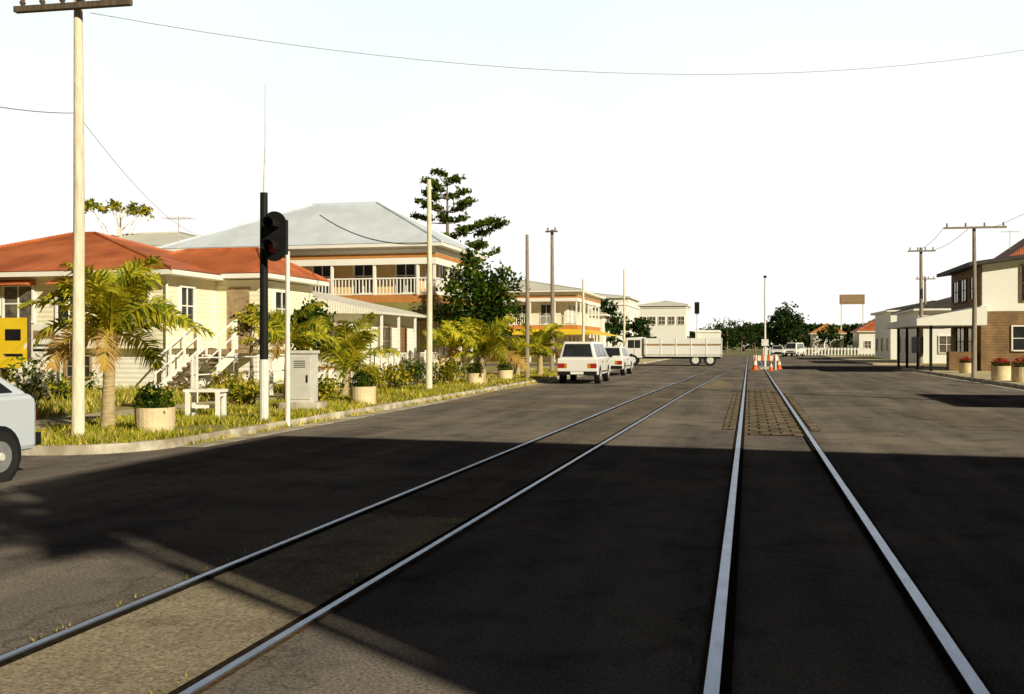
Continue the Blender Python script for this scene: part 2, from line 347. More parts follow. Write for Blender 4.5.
def bush(name,loc,rx,ry,h,n=500,leaf=.07,mats=('leafM','leafD')):
    e=empty(name,loc); l=Part(); s=Part()
    cl=[(R.uniform(-.7,.7)*rx,R.uniform(-.7,.7)*ry,R.uniform(.35,.85)*h) for _ in range(9)]
    for c in cl: s.tube([(c[0]*.2,c[1]*.2,0),(c[0]*.7,c[1]*.7,c[2]*.6),c],[.015,.01,.005],'bark',5)
    for i in range(n):
        c=R.choice(cl); q=(c[0]+R.gauss(0,.28)*rx,c[1]+R.gauss(0,.28)*ry,max(.02,c[2]+R.gauss(0,.2)*h))
        leafquad(l,q,leaf*R.uniform(.7,1.5),mats[0] if R.random()<.6 else mats[1],elong=1.3)
    s.obj('stems',e); l.obj('leaves',e); return e
def planter(loc,r=.3,h=.4,bh=.35,flowers=None,name='concrete_planter'):
    e=empty(name,loc); p=Part(); n=24
    prof=[(r*.88,0),(r*.97,h*.3),(r,h),(r*.85,h),(r*.83,h-.06)]
    for i in range(len(prof)-1):
        (a,za),(b,zb)=prof[i],prof[i+1]
        for j in range(n):
            t0,t1=2*math.pi*j/n,2*math.pi*(j+1)/n
            p.face([(a*math.cos(t0),a*math.sin(t0),za),(a*math.cos(t1),a*math.sin(t1),za),(b*math.cos(t1),b*math.sin(t1),zb),(b*math.cos(t0),b*math.sin(t0),zb)],'planter')
    p.face([(r*.83*math.cos(2*math.pi*j/n),r*.83*math.sin(2*math.pi*j/n),h-.06) for j in range(n)],'soil')
    p.obj('tub',e)
    l=Part()
    for i in range(420):
        a=R.uniform(0,6.28); rr=r*.95*math.sqrt(R.random()); z=h-.05+bh*R.random()*(1.1-.6*(rr/r)**2)
        m='leafM' if R.random()<.7 else 'leafD'
        if flowers and z>h+bh*.35 and R.random()<.6: m=flowers
        leafquad(l,(rr*math.cos(a),rr*math.sin(a),z),.07*R.uniform(.7,1.4),m,elong=1.5)
    l.obj('plants',e); return e
# ---------------------------------------------------------------- ground, road
def sheet(name,x0,x1,y0,y1,z,m):
    p=Part(); p.face([(x0,y0,z),(x1,y0,z),(x1,y1,z),(x0,y1,z)],m); return p.obj(name)
KL,KR=-7.9,8.8
sheet('ground',-1500,1500,-300,3000,-.004,'ground')
sheet('road',-15,KR,-40,11.2,0,'asphalt')
sheet('road',-9.7,KR,11.2,13,0,'asphalt')
sheet('road',KL-.1,KR,13,135,0,'asphalt')
sheet('cross_street_road',-120,120,64,77,.004,'asphalt')
sheet('end_street_road',-120,120,135,147,.002,'asphalt')
def slab(name,x0,x1,y0,y1,h,m):
    p=Part(); p.box(x0,x1,y0,y1,-.05,h,m); return p.obj(name)
RC=1.5; cxk,cyk=KL-RC,12.8
arc=[(cxk+(RC-.16)*math.cos(t),cyk+(RC-.16)*math.sin(t)) for t in [-math.pi/2*i/10 for i in range(11)]]
p=Part(); p.prism([(-10.9,63),(KL-.16,63)]+arc+[(-10.9,cyk-RC+.16)],'z',-.05,.10,'soil'); p.obj('grass_verge')
slab('footpath',-12.6,-10.9,11.46,63,.104,'path')
slab('house_yard_ground',-60,-12.6,11.46,63,.095,'soil')
slab('footpath',KR+.16,12,15,63,.11,'path')
slab('block_ground',12,60,15,63,.10,'soil')
slab('footpath',-13,KL-.16,77.2,134,.11,'path'); slab('block_ground',-80,-13,77.2,134,.10,'soil')
slab('footpath',KR+.16,12,77.2,134,.11,'path'); slab('block_ground',12,80,77.2,134,.10,'soil')
slab('footpath',KR+.16,12,-40,15,.112,'path')
def kerb(x0,x1,y0,y1):
    p=Part(); y=y0
    while y<y1:
        e=min(y+2.4,y1); p.box(x0,x1,y+.006,e-.006,-.04,.125+R.uniform(-.004,.004),'kerb'); y=e
    p.obj('kerb',None,bevel=.02)
kerb(KL-.16,KL,12.8,63); kerb(KR,KR+.16,-40,63); kerb(KL-.16,KL,77.2,134); kerb(KR,KR+.16,77.2,134)
p=Part()
for i in range(10):
    t0,t1=-math.pi/2*i/10,-math.pi/2*(i+1)/10
    q=lambda r,t,z:(cxk+r*math.cos(t),cyk+r*math.sin(t),z)
    p.hexa([q(RC-.16,t0,-.04),q(RC,t0,-.04),q(RC,t1,-.04),q(RC-.16,t1,-.04)],[q(RC-.16,t0,.125),q(RC-.02,t0,.125),q(RC-.02,t1,.125),q(RC-.16,t1,.125)],'kerb')
p.box(-15,cxk,cyk-RC,cyk-RC+.16,-.04,.123,'kerb'); p.obj('kerb')
p=Part(); p.box(KL,KL+.36,12.8,63,-.03,.006,'kerb'); p.obj('gutter')
p=Part(); p.box(KR-.38,KR,-40,63,-.03,.006,'kerb'); p.obj('gutter')
# ---------------------------------------------------------------- tracks
def track(name,cx,y0,y1,step,infill=(),rw=.026):
    e=empty(name)
    ys=[]; y=y0
    while y<=y1+1e-6: ys.append(y); y+=step
    def strip(p,o0,o1,z,m,zb=None,r=None):
        for i in range(len(ys)-1):
            a,b=ys[i],ys[i+1]; ca,cb=cx(a),cx(b)
            if r and (a<r[0] or b>r[1]): continue
            p.face([(ca+o0,a,z),(ca+o1,a,z),(cb+o1,b,z),(cb+o0,b,z)],m)
            if zb is not None:
                p.face([(ca+o0,a,zb),(ca+o0,a,z),(cb+o0,b,z),(cb+o0,b,zb)],m); p.face([(ca+o1,a,z),(ca+o1,a,zb),(cb+o1,b,zb),(cb+o1,b,z)],m)
    g=.54
    a=Part(); strip(a,-g-rw,-g+rw,.022,'steel',.0); strip(a,g-rw,g+rw,.022,'steel',.0); a.obj('rails',e)
    a=Part(); strip(a,-g+rw+.001,-g+.08,.0135,'groove'); strip(a,g-.08,g-rw-.001,.0135,'groove')
    strip(a,-g-.055,-g-rw-.001,.0135,'rust'); strip(a,g+rw+.001,g+.055,.0135,'rust'); a.obj('flangeways',e)
    for (r0,r1,m,ex) in infill:
        a=Part(); strip(a,-g-ex,g+ex,.0085,m,r=(r0,r1)); a.obj('track_infill',e)
    return e
def cxl(y):
    if y<20: return -2.82+.30*max(0,(y-2))/18*1.0
    if y<44:
        t=(y-20)/24; return -2.52+.3*t+.25*t*t
    t=min(1,(y-44)/34); return -1.97+(2.36)*(t*t*(3-2*t))*1.0
track('tram_track',lambda y:.39,-20,134,2,(),.031)
track('tram_track',cxl,-20,78,2,((-20,8,'infill',.02),(8,78,'infill_far',.02)),.021)
sheet('timber_track_crossing',-.12,.90,16.5,33,.0115,'sleeper')
sheet('timber_track_crossing',-.44,-.24,17.5,31,.0105,'sleeper')
sheet('timber_track_crossing',1.02,1.18,17.5,31,.0105,'sleeper')
def blob(name,cx,cy,rx,ry,z,m):
    ph=[R.uniform(0,6.28) for _ in range(4)]
    p=Part(); p.face([(cx+rx*math.cos(t)*(1+.13*math.sin(3*t+ph[0])+.08*math.sin(7*t+ph[1])),cy+ry*math.sin(t)*(1+.13*math.sin(2*t+ph[2])+.08*math.sin(5*t+ph[3])),z) for t in [2*math.pi*i/60 for i in range(60)]],m); p.obj(name)
blob('sand_patch',-1.3,38,.7,4.0,.003,'sand'); blob('sand_patch',-7.3,30,.4,6,.0075,'sand')
blob('tar_patch',-5.3,24,1.0,2.6,.0035,'infill_far'); blob('tar_patch',4.4,21,1.2,3.2,.0035,'infill_far')
def blades(name,regions,n,hmin,hmax,mats=('grass','grassdry'),dry=.3,z=.1,w=.012,avoid=None):
    p=Part()
    for i in range(n):
        x0,x1,y0,y1=R.choices(regions,[ (r[1]-r[0])*(r[3]-r[2]) for r in regions])[0]
        x,y=R.uniform(x0,x1),R.uniform(y0,y1)
        k=math.sin(x*2.1+y*.7)+math.sin(y*1.9-x)+R.uniform(-1,1)
        if k<-.5 or (avoid and avoid(x,y)): continue
        a=R.uniform(0,6.28); h=R.uniform(hmin,hmax)*(1+.4*k*.3); dx,dy=math.cos(a),math.sin(a); lx,ly=R.gauss(0,.4)*h,R.gauss(0,.4)*h
        ww=w*(1+y/25)
        p.face([(x-dx*ww,y-dy*ww,z),(x+dx*ww,y+dy*ww,z),(x+lx,y+ly,z+h)],mats[1] if R.random()<dry else mats[0])
    return p.obj(name)
av=lambda x,y: x>cxk and y<cyk and (x-cxk)**2+(y-cyk)**2>(RC-.03)**2
blades('verge_grass',[(-10.9,-7.93,11.36,30)],46000,.03,.14,dry=.32,avoid=av,z=.098)
blades('verge_grass',[(-10.9,-8.0,30,62)],14000,.05,.14,dry=.4)
blades('kerb_weeds',[(-7.93,-7.84,12.9,45)],2600,.02,.09,dry=.5,z=.0)
blades('yard_grass',[(-24,-12.6,13,33)],20000,.08,.26,dry=.4)
blades('track_weeds',[(cxl(4)+.38,cxl(4)+.47,3.2,8),(cxl(4)-.62,cxl(4)-.58,3.2,8)],300,.008,.03,dry=.6,z=.01,w=.005)
# ---------------------------------------------------------------- red-roofed house
e=empty('red_roofed_house')
p=Part()
p.box(-27.3,-16.8,26.5,34,1.35,3.52,'cream')
p.box(-27.0,-17.1,26.8,33.7,.1,1.35,'whiteboard')
p.box(-16.8,-15.2,29.3,33.2,1.30,3.55,'cream'); p.box(-16.8,-15.45,29.55,33.0,.1,1.30,'whiteboard')
p.obj('walls',e)
p=Part(); hip(p,-27.3,-16.8,26.5,34,3.68,1.62,'redroof',.5,ridge=((-22.8,30.2),(-21.9,30.2))); p.obj('roof',e)
p=Part(); hip(p,-21.0,-15.2,29.3,33.2,3.74,1.0,'redroof',.45,ridge=((-19,31.2),(-16.3,31.2))); p.obj('rear_roof',e)
p=Part()
for u0,u1 in ((-26.2,-25.0),(-23.6,-22.6),(-22.4,-21.4)): p.window('-y',u0,u1,2.2,3.25,26.5,'white','curtain',1)
p.window('-y',-20.5,-19.7,2.1,3.25,26.5,'white','glass',1); p.window('-y',-17.9,-17.4,2.1,3.25,26.5,'white','curtain',0)
p.fbox('-y',-16.35,-15.6,1.35,3.3,29.3,-.03,.05,'timber')
p.window('+x',30.2,31.2,2.1,3.2,-15.2,'white','glass',1)
p.window('+x',27.2,27.9,2.1,3.2,-16.8,'white','glass',1)
for x in (-26,-23,-20): p.window('-y',x-.4,x+.4,.5,1.1,26.8,'timber','glass',0)
for u0,u1 in ((-23.7,-21.3),(-20.6,-19.6)):
    p.hexa([(u0,26.0,3.28),(u1,26.0,3.28),(u1,26.48,3.28),(u0,26.48,3.28)],[(u0,26.02,3.30),(u1,26.02,3.30),(u1,26.48,3.46),(u0,26.48,3.46)],'redroof')
p.obj('windows_and_doors',e)
p=Part(); antenna(p,-19.5,31.5,4.4); p.tube([(-16.75,26.42,3.5),(-16.75,26.42,.1)],[.04,.04],'white',8); p.tube([(-27.2,26.42,3.5),(-27.2,26.42,.1)],[.04,.04],'white',8); p.obj('antenna_and_downpipes',e)
p=Part()
p.box(-16.7,-15.3,27.9,29.28,1.20,1.32,'timber')
for x in (-16.6,-15.36):
    p.box(x-.05,x+.05,27.93,28.03,.1,2.25,'white')
for i in range(9):
    yy=27.9-.26*(i+.5); zz=1.30-.135*(i+1)
    p.box(-16.5,-15.45,yy-.15,yy+.13,zz,zz+.045,'timber')
for x in (-16.6,-15.42):
    p.hexa([(x,27.9,1.02),(x+.06,27.9,1.02),(x+.06,25.4,-.15),(x,25.4,-.15)],[(x,27.9,1.32),(x+.06,27.9,1.32),(x+.06,25.4,.14),(x,25.4,.14)],'white')
    p.tube([(x+.03,27.95,2.2),(x+.03,25.5,1.02)],[.035,.035],'white',6)
    p.tube([(x+.03,27.95,1.75),(x+.03,25.5,.6)],[.022,.022],'white',6)
    for i in range(4):
        f=i/3; y=27.85-2.3*f; p.box(x,x+.055,y-.03,y+.03,1.2-1.1*f,2.15-1.1*f,'white')
p.obj('stairs',e)
# ---------------------------------------------------------------- cottage
e=empty('white_cottage')
p=Part(); p.box(-19.5,-13.4,34.0,39.2,.1,2.62,'whiteboard'); p.obj('walls',e)
p=Part()
z0,z1=2.66,3.75
p.hexa([(-18,33.6,z0+.02),(-12.7,33.6,z0-.1),(-12.7,39.6,z0-.1),(-18,39.6,z0+.02)],[(-18,33.6,z1),(-12.7,33.6,z0-.02),(-12.7,39.6,z0-.02),(-18,39.6,z1)],'paleroof')
p.obj('roof',e)
p=Part()
p.window('-y',-15.2,-14.3,1.1,2.1,34.0,'timber','glass',1); p.window('-y',-17.6,-16.7,1.1,2.1,34.0,'timber','glass',1)
p.window('+x',35,36.2,1.1,2.1,-13.4,'timber','glass',1); p.fbox('+x',37.3,38.1,.12,2.15,-13.4,-.03,.05,'brown')
for y in (33.8,35.6,37.5,39.4): p.box(-12.85,-12.77,y-.04,y+.04,.1,2.56,'white')
p.obj('windows_and_posts',e)
# ---------------------------------------------------------------- hotels
def hotel(name,x0,x1,y0,y1,fl,eave,rh,roofm,ridge,trim='orange',wall='ochrewall',lower='olive',ver=1.0,bays=2.0,drop=.8):
    e=empty(name); p=Part()
    p.box(x0,x1-ver,y0+ver,y1,.1,eave,wall); p.obj('walls',e)
    p=Part()
    p.box(x0,x1,y0,y1-.01,fl-.14,fl,'timber')
    p.box(x0-.02,x1+.04,y0-.04,y0,fl-.30,fl+.04,trim); p.box(x1,x1+.04,y0,y1,fl-.30,fl+.04,trim)
    p.box(x0-.02,x1+.04,y0-.05,y0+.02,eave-.30,eave-.13,'white'); p.box(x1-.02,x1+.05,y0+.02,y1,eave-.30,eave-.13,'white')
    p.box(x0-.02,x1+.04,y0-.045,y0+.02,eave-.50,eave-.30,trim); p.box(x1-.02,x1+.045,y0+.02,y1,eave-.50,eave-.30,trim)
    p.box(x0-.02,x1+.04,y0-.04,y0+.02,eave-.78,eave-.50,'white'); p.box(x1-.02,x1+.04,y0+.02,y1,eave-.78,eave-.50,'white')
    p.box(x0,x1,y0+.03,y1,eave-.1,eave-.04,'white')
    x=x0
    while x<=x1:
        p.box(x-.06,x+.06,y0+.0,y0+.12,.1,fl-.14,'white'); p.box(x-.055,x+.055,y0+.0,y0+.11,fl,eave-.1,'white'); x+=bays
    y=y0
    while y<=y1:
        p.box(x1-.12,x1,y-.06+.07,y+.13,.1,fl-.14,'white'); p.box(x1-.11,x1-.001,y+.01,y+.12,fl,eave-.1,'white'); y+=bays
    p.obj('verandah',e)
    p=Part(); balustrade(p,'-y',x0,x1,y0+.06,fl,fl+.8,'white'); balustrade(p,'+x',y0,y1,x1-.06,fl,fl+.8,'white'); p.obj('balustrade',e)
    p=Part(); D=drop
    p.hexa([(x0,y0-1.6,fl-.34-D),(x1+1.6,y0-1.6,fl-.34-D),(x1+.02,y0-.05,fl-.34),(x0,y0-.05,fl-.34)],[(x0,y0-1.6,fl-.28-D),(x1+1.6,y0-1.6,fl-.28-D),(x1+.02,y0-.05,fl-.29),(x0,y0-.05,fl-.29)],lower)
    p.hexa([(x1+.05,y0-.05,fl-.34),(x1+1.6,y0-1.6,fl-.35-D),(x1+1.6,y1,fl-.35-D),(x1+.05,y1,fl-.34)],[(x1+.05,y0-.05,fl-.285),(x1+1.6,y0-1.6,fl-.28-D),(x1+1.6,y1,fl-.28-D),(x1+.05,y1,fl-.285)],lower)
    p.obj('awning',e)
    p=Part(); hip(p,x0,x1,y0,y1,eave+.12,rh,roofm,.45,ridge=ridge,fascia='white'); p.obj('roof',e)
    p=Part()
    u=x0+.7
    while u<x1-ver-1.0:
        p.window('-y',u,u+.85,fl+.2,fl+1.7,y0+ver,'white','glass',1); p.window('-y',u,u+.9,1.0,2.2,y0+ver,'white','glass',1); u+=bays
    u=y0+ver+.6
    while u<y1-1.0:
        p.window('+x',u,u+.85,fl+.2,fl+1.7,x1-ver,'white','glass',1); p.window('+x',u,u+.9,1.0,2.2,x1-ver,'white','glass',1); u+=bays
    p.obj('windows',e)
    return e
hotel('corner_hotel',-26,-13.2,41.3,48.0,3.6,5.75,2.35,'greyroof',((-20.5,44.8),(-17.2,44.8)))
hotel('verandah_hotel',-33,-13.2,78,90.5,3.0,5.7,1.2,'paleroof',((-27,84),(-19,84)),trim='orange',wall='cream',lower='yellow',drop=.4)
def simple_building(name,x0,x1,y0,y1,h,wall,roof,rh,wins=3,parapet=False,storeys=1):
    e=empty(name); p=Part(); p.box(x0,x1,y0,y1,0,h,wall)
    if parapet:
        p.box(x0-.1,x1+.1,y0-.12,y0+.0,h-.35,h-.2,'white'); p.box(x1,x1+.12,y0-.1,y1,h-.35,h-.2,'white')
    p.obj('walls',e)
    if roof:
        p=Part(); hip(p,x0,x1,y0,y1,h+.16,rh,roof,.4); p.obj('roof',e)
    p=Part()
    sh=h/storeys
    for s in range(storeys):
        for i in range(wins):
            u=x0+(x1-x0)*(i+.5)/wins; p.window('-y',u-.5,u+.5,s*sh+.9,s*sh+2.1,y0,'white','curtain',1)
        n=max(2,int((y1-y0)/3.5))
        for i in range(n):
            u=y0+(y1-y0)*(i+.5)/n; p.window('+x',u-.5,u+.5,s*sh+.9,s*sh+2.1,x1,'white','curtain',1); p.window('-x',u-.5,u+.5,s*sh+.9,s*sh+2.1,x0,'white','glass',1)
    p.obj('windows',e); return e
simple_building('shop_building',-24,-13.3,93,101,4.2,'whiteboard','paleroof',1.1,4)
simple_building('shop_building',-22,-13.4,104,112,5.2,'whiteboard',None,0,3,True)
simple_building('two_storey_building',-24,-13.8,115,130,6.4,'white',None,0,4,True,2)
simple_building('white_commercial_building',-17.0,-9.6,158,168,7.6,'white','paleroof',.8,5,True,2)
simple_building('shop_building',-42,-20,170,186,9.5,'whiteboard','paleroof',1.2,6,False,3)
simple_building('shop_building',-8.2,-4.5,160,168,3.8,'white',None,0,2,True)
simple_building('timber_house',10.5,15.5,176,183,3.3,'white','orange',1.7,2)
simple_building('red_roofed_cottage',17.5,25.5,172,182,3.6,'white','redroof',2.6,3)
simple_building('timber_house',5.2,9.0,182,188,2.9,'cream','paleroof',1.2,2)
simple_building('shop_building',13,22,100,112,4.6,'white','darkroof',1.0,3)
simple_building('timber_house',27,40,172,184,5.2,'cream','paleroof',2,4)
simple_building('pale_warehouse',-44,-27,48,62,6.6,'white','paleroof',1.6,4,False,2)
# ---------------------------------------------------------------- right-hand shop
e=empty('timber_shop')
p=Part()
p.box(11.7,22,56,64,.1,3.2,'brown'); p.box(11.7,22,55.99,64,3.2,3.5,'white')
p.hexa([(11.75,56,3.5),(22,56,3.5),(22,63.9,3.5),(11.75,63.9,3.5)],[(11.75,56,5.6),(22,56,7.0),(22,63.9,7.0),(11.75,63.9,5.6)],'white')
p.box(11.7,11.75,56.0,63.9,3.5,5.58,'brown')
p.obj('walls',e)
p=Part()
p.hexa([(11.0,55.4,5.52),(22.4,55.4,7.05),(22.4,64.6,7.05),(11.0,64.6,5.52)],[(11.0,55.4,5.72),(22.4,55.4,7.25),(22.4,64.6,7.25),(11.0,64.6,5.72)],'darkroof')
p.prism([(13.2,6.04),(18.0,6.68),(15.4,7.6)],'y',57.5,63,'redroof')
p.obj('roof',e)
p=Part()
p.window('-y',13.6,15.8,3.75,5.5,56,'brown','glass',2); p.window('-y',17,18.6,3.9,5.4,56,'white','glass',2)
for u in (57,59.5,61.6): p.window('-x',u,u+1.5,3.9,5.1,11.7,'brown','glass',1)
p.window('-y',13.2,15.2,1.2,2.4,56,'white','glass',2)
for u in (57,60,): p.window('-x',u,u+2.2,.8,2.5,11.7,'brown','glass',1)
p.obj('windows',e)
p=Part()
p.hexa([(8.3,54.2,2.45),(11.6,54.2,2.45),(11.6,66,2.45),(8.3,66,2.45)],[(8.3,54.2,2.80),(11.6,54.2,3.42),(11.6,66,3.42),(8.3,66,2.80)],'white')
for y in (54.5,58.5,62.4,65.8): p.box(8.95,9.08,y-.06,y+.06,.1,2.45,'black')
p.obj('awning',e)
p=Part(); p.box(8.98,9.06,57,60.5,1.0,1.9,'black'); p.box(10.2,11.5,56.2,57.0,.1,1.1,'brown'); antenna(p,14,60,6.0,1.8); p.obj('shop_sign',e)
simple_building('corner_store',12.2,20,79,90,4.0,'white','darkroof',1.2,2)
e=empty('white_fence'); p=Part()
for i in range(40):
    xx=12.2+i*.28; p.box(xx,xx+.09,47.9,47.93,.1,1.0,'white')
p.box(12.2,23.4,47.93,47.97,.35,.43,'white'); p.box(12.2,23.4,47.93,47.97,.75,.83,'white'); p.obj('pickets',e)
e=empty('white_fence'); p=Part()
for i in range(60):
    xx=2+i*.45; p.box(xx,xx+.2,150,150.05,.0,1.1,'white')
p.box(2,29,150.05,150.1,.8,.95,'white'); p.obj('pickets',e)
e=empty('yard_fence'); p=Part(); y=21
while y<40.8:
    p.box(-12.62,-12.54,y,y+.08,.1,1.25,'white'); y+=1.9
for z in (.4,.75,1.15): p.tube([(-12.58,21,z),(-12.58,40.8,z)],[.02,.02],'white',5)
y=26
while y<40:
    p.box(-12.56,-12.54,y,y+.04,.15,1.15,'white'); y+=.16
p.obj('palings',e)
# ---------------------------------------------------------------- buildings beside the viewer casting the shade
e=empty('brick_commercial_building'); p=Part()
Yn,Yf=-3.6,2.4
p.hexa([(9.6,Yn,0),(24,Yn,0),(24,Yf,0),(9.6,Yf,0)],[(9.6,Yn,10.7),(24,Yn,9.9),(24,Yf,9.9),(9.6,Yf,10.7)],'brown')
p.obj('walls',e); p=Part()
for u in (-2.9,-.7,1.2): p.window('-x',u,u+1.0,5.9,7.9,9.6,'white','glass',1)
p.fbox('-x',-3.1,2.0,.4,2.6,9.6,-.02,.03,'glass'); p.fbox('-x',Yn,Yf,3.2,3.45,9.6,0,.6,'white'); p.obj('windows',e)
e=empty('low_shed'); p=Part(); p.box(13.4,22,19.8,25.2,0,5.1,'brown'); p.obj('walls',e); p=Part(); hip(p,13.4,22,19.8,25.2,5.2,.6,'darkroof',.4); p.obj('roof',e)
p=Part(); p.window('-x',21,22,1,2.1,13.4,'white','glass',1); p.obj('windows',e)
tree('shade_tree',(10.6,-4.5),11.5,.9,1.0,10.4,22,60,.2,('leafD','leafM'),.09,.45)
# ---------------------------------------------------------------- poles
def pole(loc,h,r=.11,m='poleW',arm=None,armz=None,armrot=0,ins=4,name='utility_pole',am='poleD'):
    e=empty(name,loc); p=Part()
    p.tube([(0,0,-.2),(.02,0,h*.5),(0,.01,h)],[r*1.2,r,r*.75],m,12); p.obj('post',e,True)
    if arm:
        p=Part(); z=armz or h-.3; c,s=math.cos(armrot),math.sin(armrot)
        def pt(u,v,w): return (u*c-v*s,u*s+v*c,w)
        a=arm/2; y0=-r-.09;y1=-r-.0
        p.hexa([pt(-a,y0,z-.04),pt(a,y0,z-.04),pt(a,y1,z-.04),pt(-a,y1,z-.04)],[pt(-a,y0,z+.04),pt(a,y0,z+.04),pt(a,y1,z+.04),pt(-a,y1,z+.04)],am)
        for i in range(ins):
            u=-a+.12+(2*a-.24)*i/(ins-1); q=pt(u,y0+.04,z+.04)
            p.tube([q,(q[0],q[1],z+.09),(q[0],q[1],z+.12),(q[0],q[1],z+.19)],[.015,.045,.03,.04],am,8)
        p.obj('crossarm',e)
    return e
x,y=W(78,14.2); P1=(x,y); pole((x,y,.1),6.7,.075,'poleW',1.8,6.12,.05,6)
x,y=W(429,29); P2=(x,y); pole((x,y,.1),6.15,.08,'poleW')
x,y=W(527,38.5); pole((x,y,.1),5.6,.08,'poleG')
x,y=W(552,49); pole((x,y,.1),7.0,.10,'poleG',.6,6.9,0,2)
x,y=W(583,57); pole((x,y,.1),5.1,.08,'poleW')
x,y=W(624,80); pole((x,y,.1),7.4,.08,'poleW')
x,y=W(970,41); P3=(x,y); pole((x+.15,y,.1),6.2,.09,'poleG',2.4,6.15,.05,4,am='poleG')
x,y=W(903,54); P4=(x+.9,y); pole((x+.9,y,.1),6.6,.10,'poleG',1.4,6.4,.05,4,am='poleG')
x,y=W(925,75); pole((x,y,.1),6.5,.1,'poleG',1.4,6.3,.05,4,am='poleG')
x,y=W(1200,22); P5=(x,y); pole((x,y,.1),9.2,.13,'poleD',2,8.7,.05,4)
def wire(pts,r=.008,name='overhead_wire',m='wire'):
    c=bpy.data.curves.new(name,'CURVE'); c.dimensions='3D'; c.bevel_depth=r; c.bevel_resolution=1
    s=c.splines.new('POLY'); s.points.add(len(pts)-1)
    for i,q in enumerate(pts): s.points[i].co=(*q,1)
    c.materials.append(M[m]); o=bpy.data.objects.new(name,c); COL.objects.link(o)
def cat(a,b,sag,n=28):
    A,B=Vector(a),Vector(b); return [tuple(A.lerp(B,i/n)-Vector((0,0,sag*4*(i/n)*(1-i/n)))) for i in range(n+1)]
wire(cat((P1[0]+.2,P1[1],6.15),(P5[0],P5[1],8.8),1.12),.004)
xl,yl=W(-60,11)
wire(cat((xl,yl,4.2),(P1[0],P1[1]-.1,4.72),.05),.006); wire(cat((P1[0],P1[1],4.72),(-16.8,28.5,4.9),.35),.004)
xx,yy=W(320,36)
wire(cat((xx,yy,Z(215,36)),(P2[0],P2[1],Z(243,29)),.35),.02)
wire(cat((P3[0],P3[1],6.3),(P4[0],P4[1],6.5),.3),.01); wire(cat((P3[0]-1,P3[1],6.3),(P4[0]-.6,P4[1],6.5),.3),.01)
wire(cat((P3[0]+1,P3[1],6.3),(P5[0]+3,P5[1],8.8),.4),.008)
# ---------------------------------------------------------------- railway signal
x,y=W(264,17.4)
e=empty('railway_signal',(x,y,.1)); p=Part()
p.tube([(0,0,1.1),(0,0,4.0)],[.075,.065],'black',12); p.tube([(0,0,-.2),(0,0,1.1)],[.08,.078],'poleS',12)
p.tube([(0,0,4.0),(.03,0,4.9),(.03,0,5.9)],[.016,.012,.008],'poleS',6)
p.box(-.13,.13,-.13,.13,-.05,.06,'kerb')
p.obj('mast',e)
p=Part()
cz=3.22; hw,hh=.22,.43
pl=[]
for czz,a0 in ((cz+hh-hw,0),(cz-hh+hw,math.pi)):
    for i in range(13): t=a0+math.pi*i/12; pl.append((.27+hw*math.cos(t),czz+hw*math.sin(t)))
p.prism(pl,'y',-.16,-.13,'black')
p.box(.12,.42,-.13,.08,cz-.3,cz+.3,'black')
p.box(0,.2,-.05,.03,cz-.2,cz-.14,'black'); p.box(0,.2,-.05,.03,cz+.14,cz+.2,'black')
for dz,mm in ((.19,'groove'),(-.19,'redlens')):
    p.tube([(.27,-.161,cz+dz),(.27,-.175,cz+dz)],[.095,.095],mm,16)
    n=12
    for i in range(n):
        t0=math.radians(-20)+math.radians(220)*i/n; t1=math.radians(-20)+math.radians(220)*(i+1)/n; r=.115
        def q(t,yy): return (.27+r*math.cos(t),yy,cz+dz+r*math.sin(t))
        p.face([q(t0,-.16),q(t1,-.16),q(t1,-.42),q(t0,-.42)],'black')
p.obj('signal_head',e)
p=Part(); p.tube([(.3,.3,-.1),(.3,.3,3.0)],[.045,.04],'poleS',10); p.obj('support_post',e)
x,y=W(303,20.3); e=empty('relay_cabinet',(x,y,.1),.12); p=Part()
p.box(-.42,.42,-.3,.3,0,.2,'kerb'); p.obj('plinth',e,bevel=.02)
p=Part(); p.box(-.25,.25,-.2,.2,.2,1.18,'grey'); p.box(-.28,.28,-.23,.23,1.18,1.24,'grey'); p.box(-.22,.22,-.215,-.2,.26,1.12,'grey'); p.box(.14,.17,-.235,-.215,.6,.75,'black')
for i in range(4): p.box(-.12,.12,-.222,-.215,.9+i*.04,.915+i*.04,'black')
p.obj('box',e,bevel=.008)
x,y=W(206,18.2); e=empty('white_bench',(x,y,.1),.15); p=Part()
for i in range(3): p.box(-.36,.36,-.17+i*.12,-.07+i*.12,.50,.55,'white')
for s in (-.28,.28):
    for t in (-.16,.14): p.box(s-.035,s+.035,t-.03,t+.04,0,.5,'white')
    p.box(s-.03,s+.03,-.13,.14,.42,.495,'white')
p.box(-.25,.25,-.012,.02,.2,.26,'white'); p.obj('frame',e)
x,y=W(14,22); e=empty('yellow_sign',(x,y,.1)); p=Part(); p.box(-.36,.36,-.03,.03,.85,1.95,'yellow'); p.box(-.2,.2,-.036,-.03,1.45,1.7,'black'); p.box(-.25,.25,-.036,-.03,1.1,1.16,'black'); p.box(-.42,-.36,-.03,.03,0,2,'poleD'); p.box(.36,.42,-.03,.03,0,2,'poleD'); p.obj('board',e)
x,y=W(45,24); e=empty('notice_board',(x,y,.1)); p=Part(); p.box(-.42,.42,-.03,.03,1.0,1.85,'white'); p.box(-.3,.3,-.036,-.03,1.5,1.7,'tan'); p.box(-.3,.3,-.036,-.03,1.2,1.26,'black');p.box(-.3,.2,-.036,-.03,1.32,1.37,'black'); p.box(-.35,-.29,.031,.08,0,1.8,'poleD'); p.box(.29,.35,.031,.08,0,1.8,'poleD'); p.obj('board',e)
for px,d,f in ((155,15.3,None),(363,23,None),(475,34,None),(505,38,None)):
    x,y=W(px,d); planter((x,y,.1),.3,.4,.4,f)
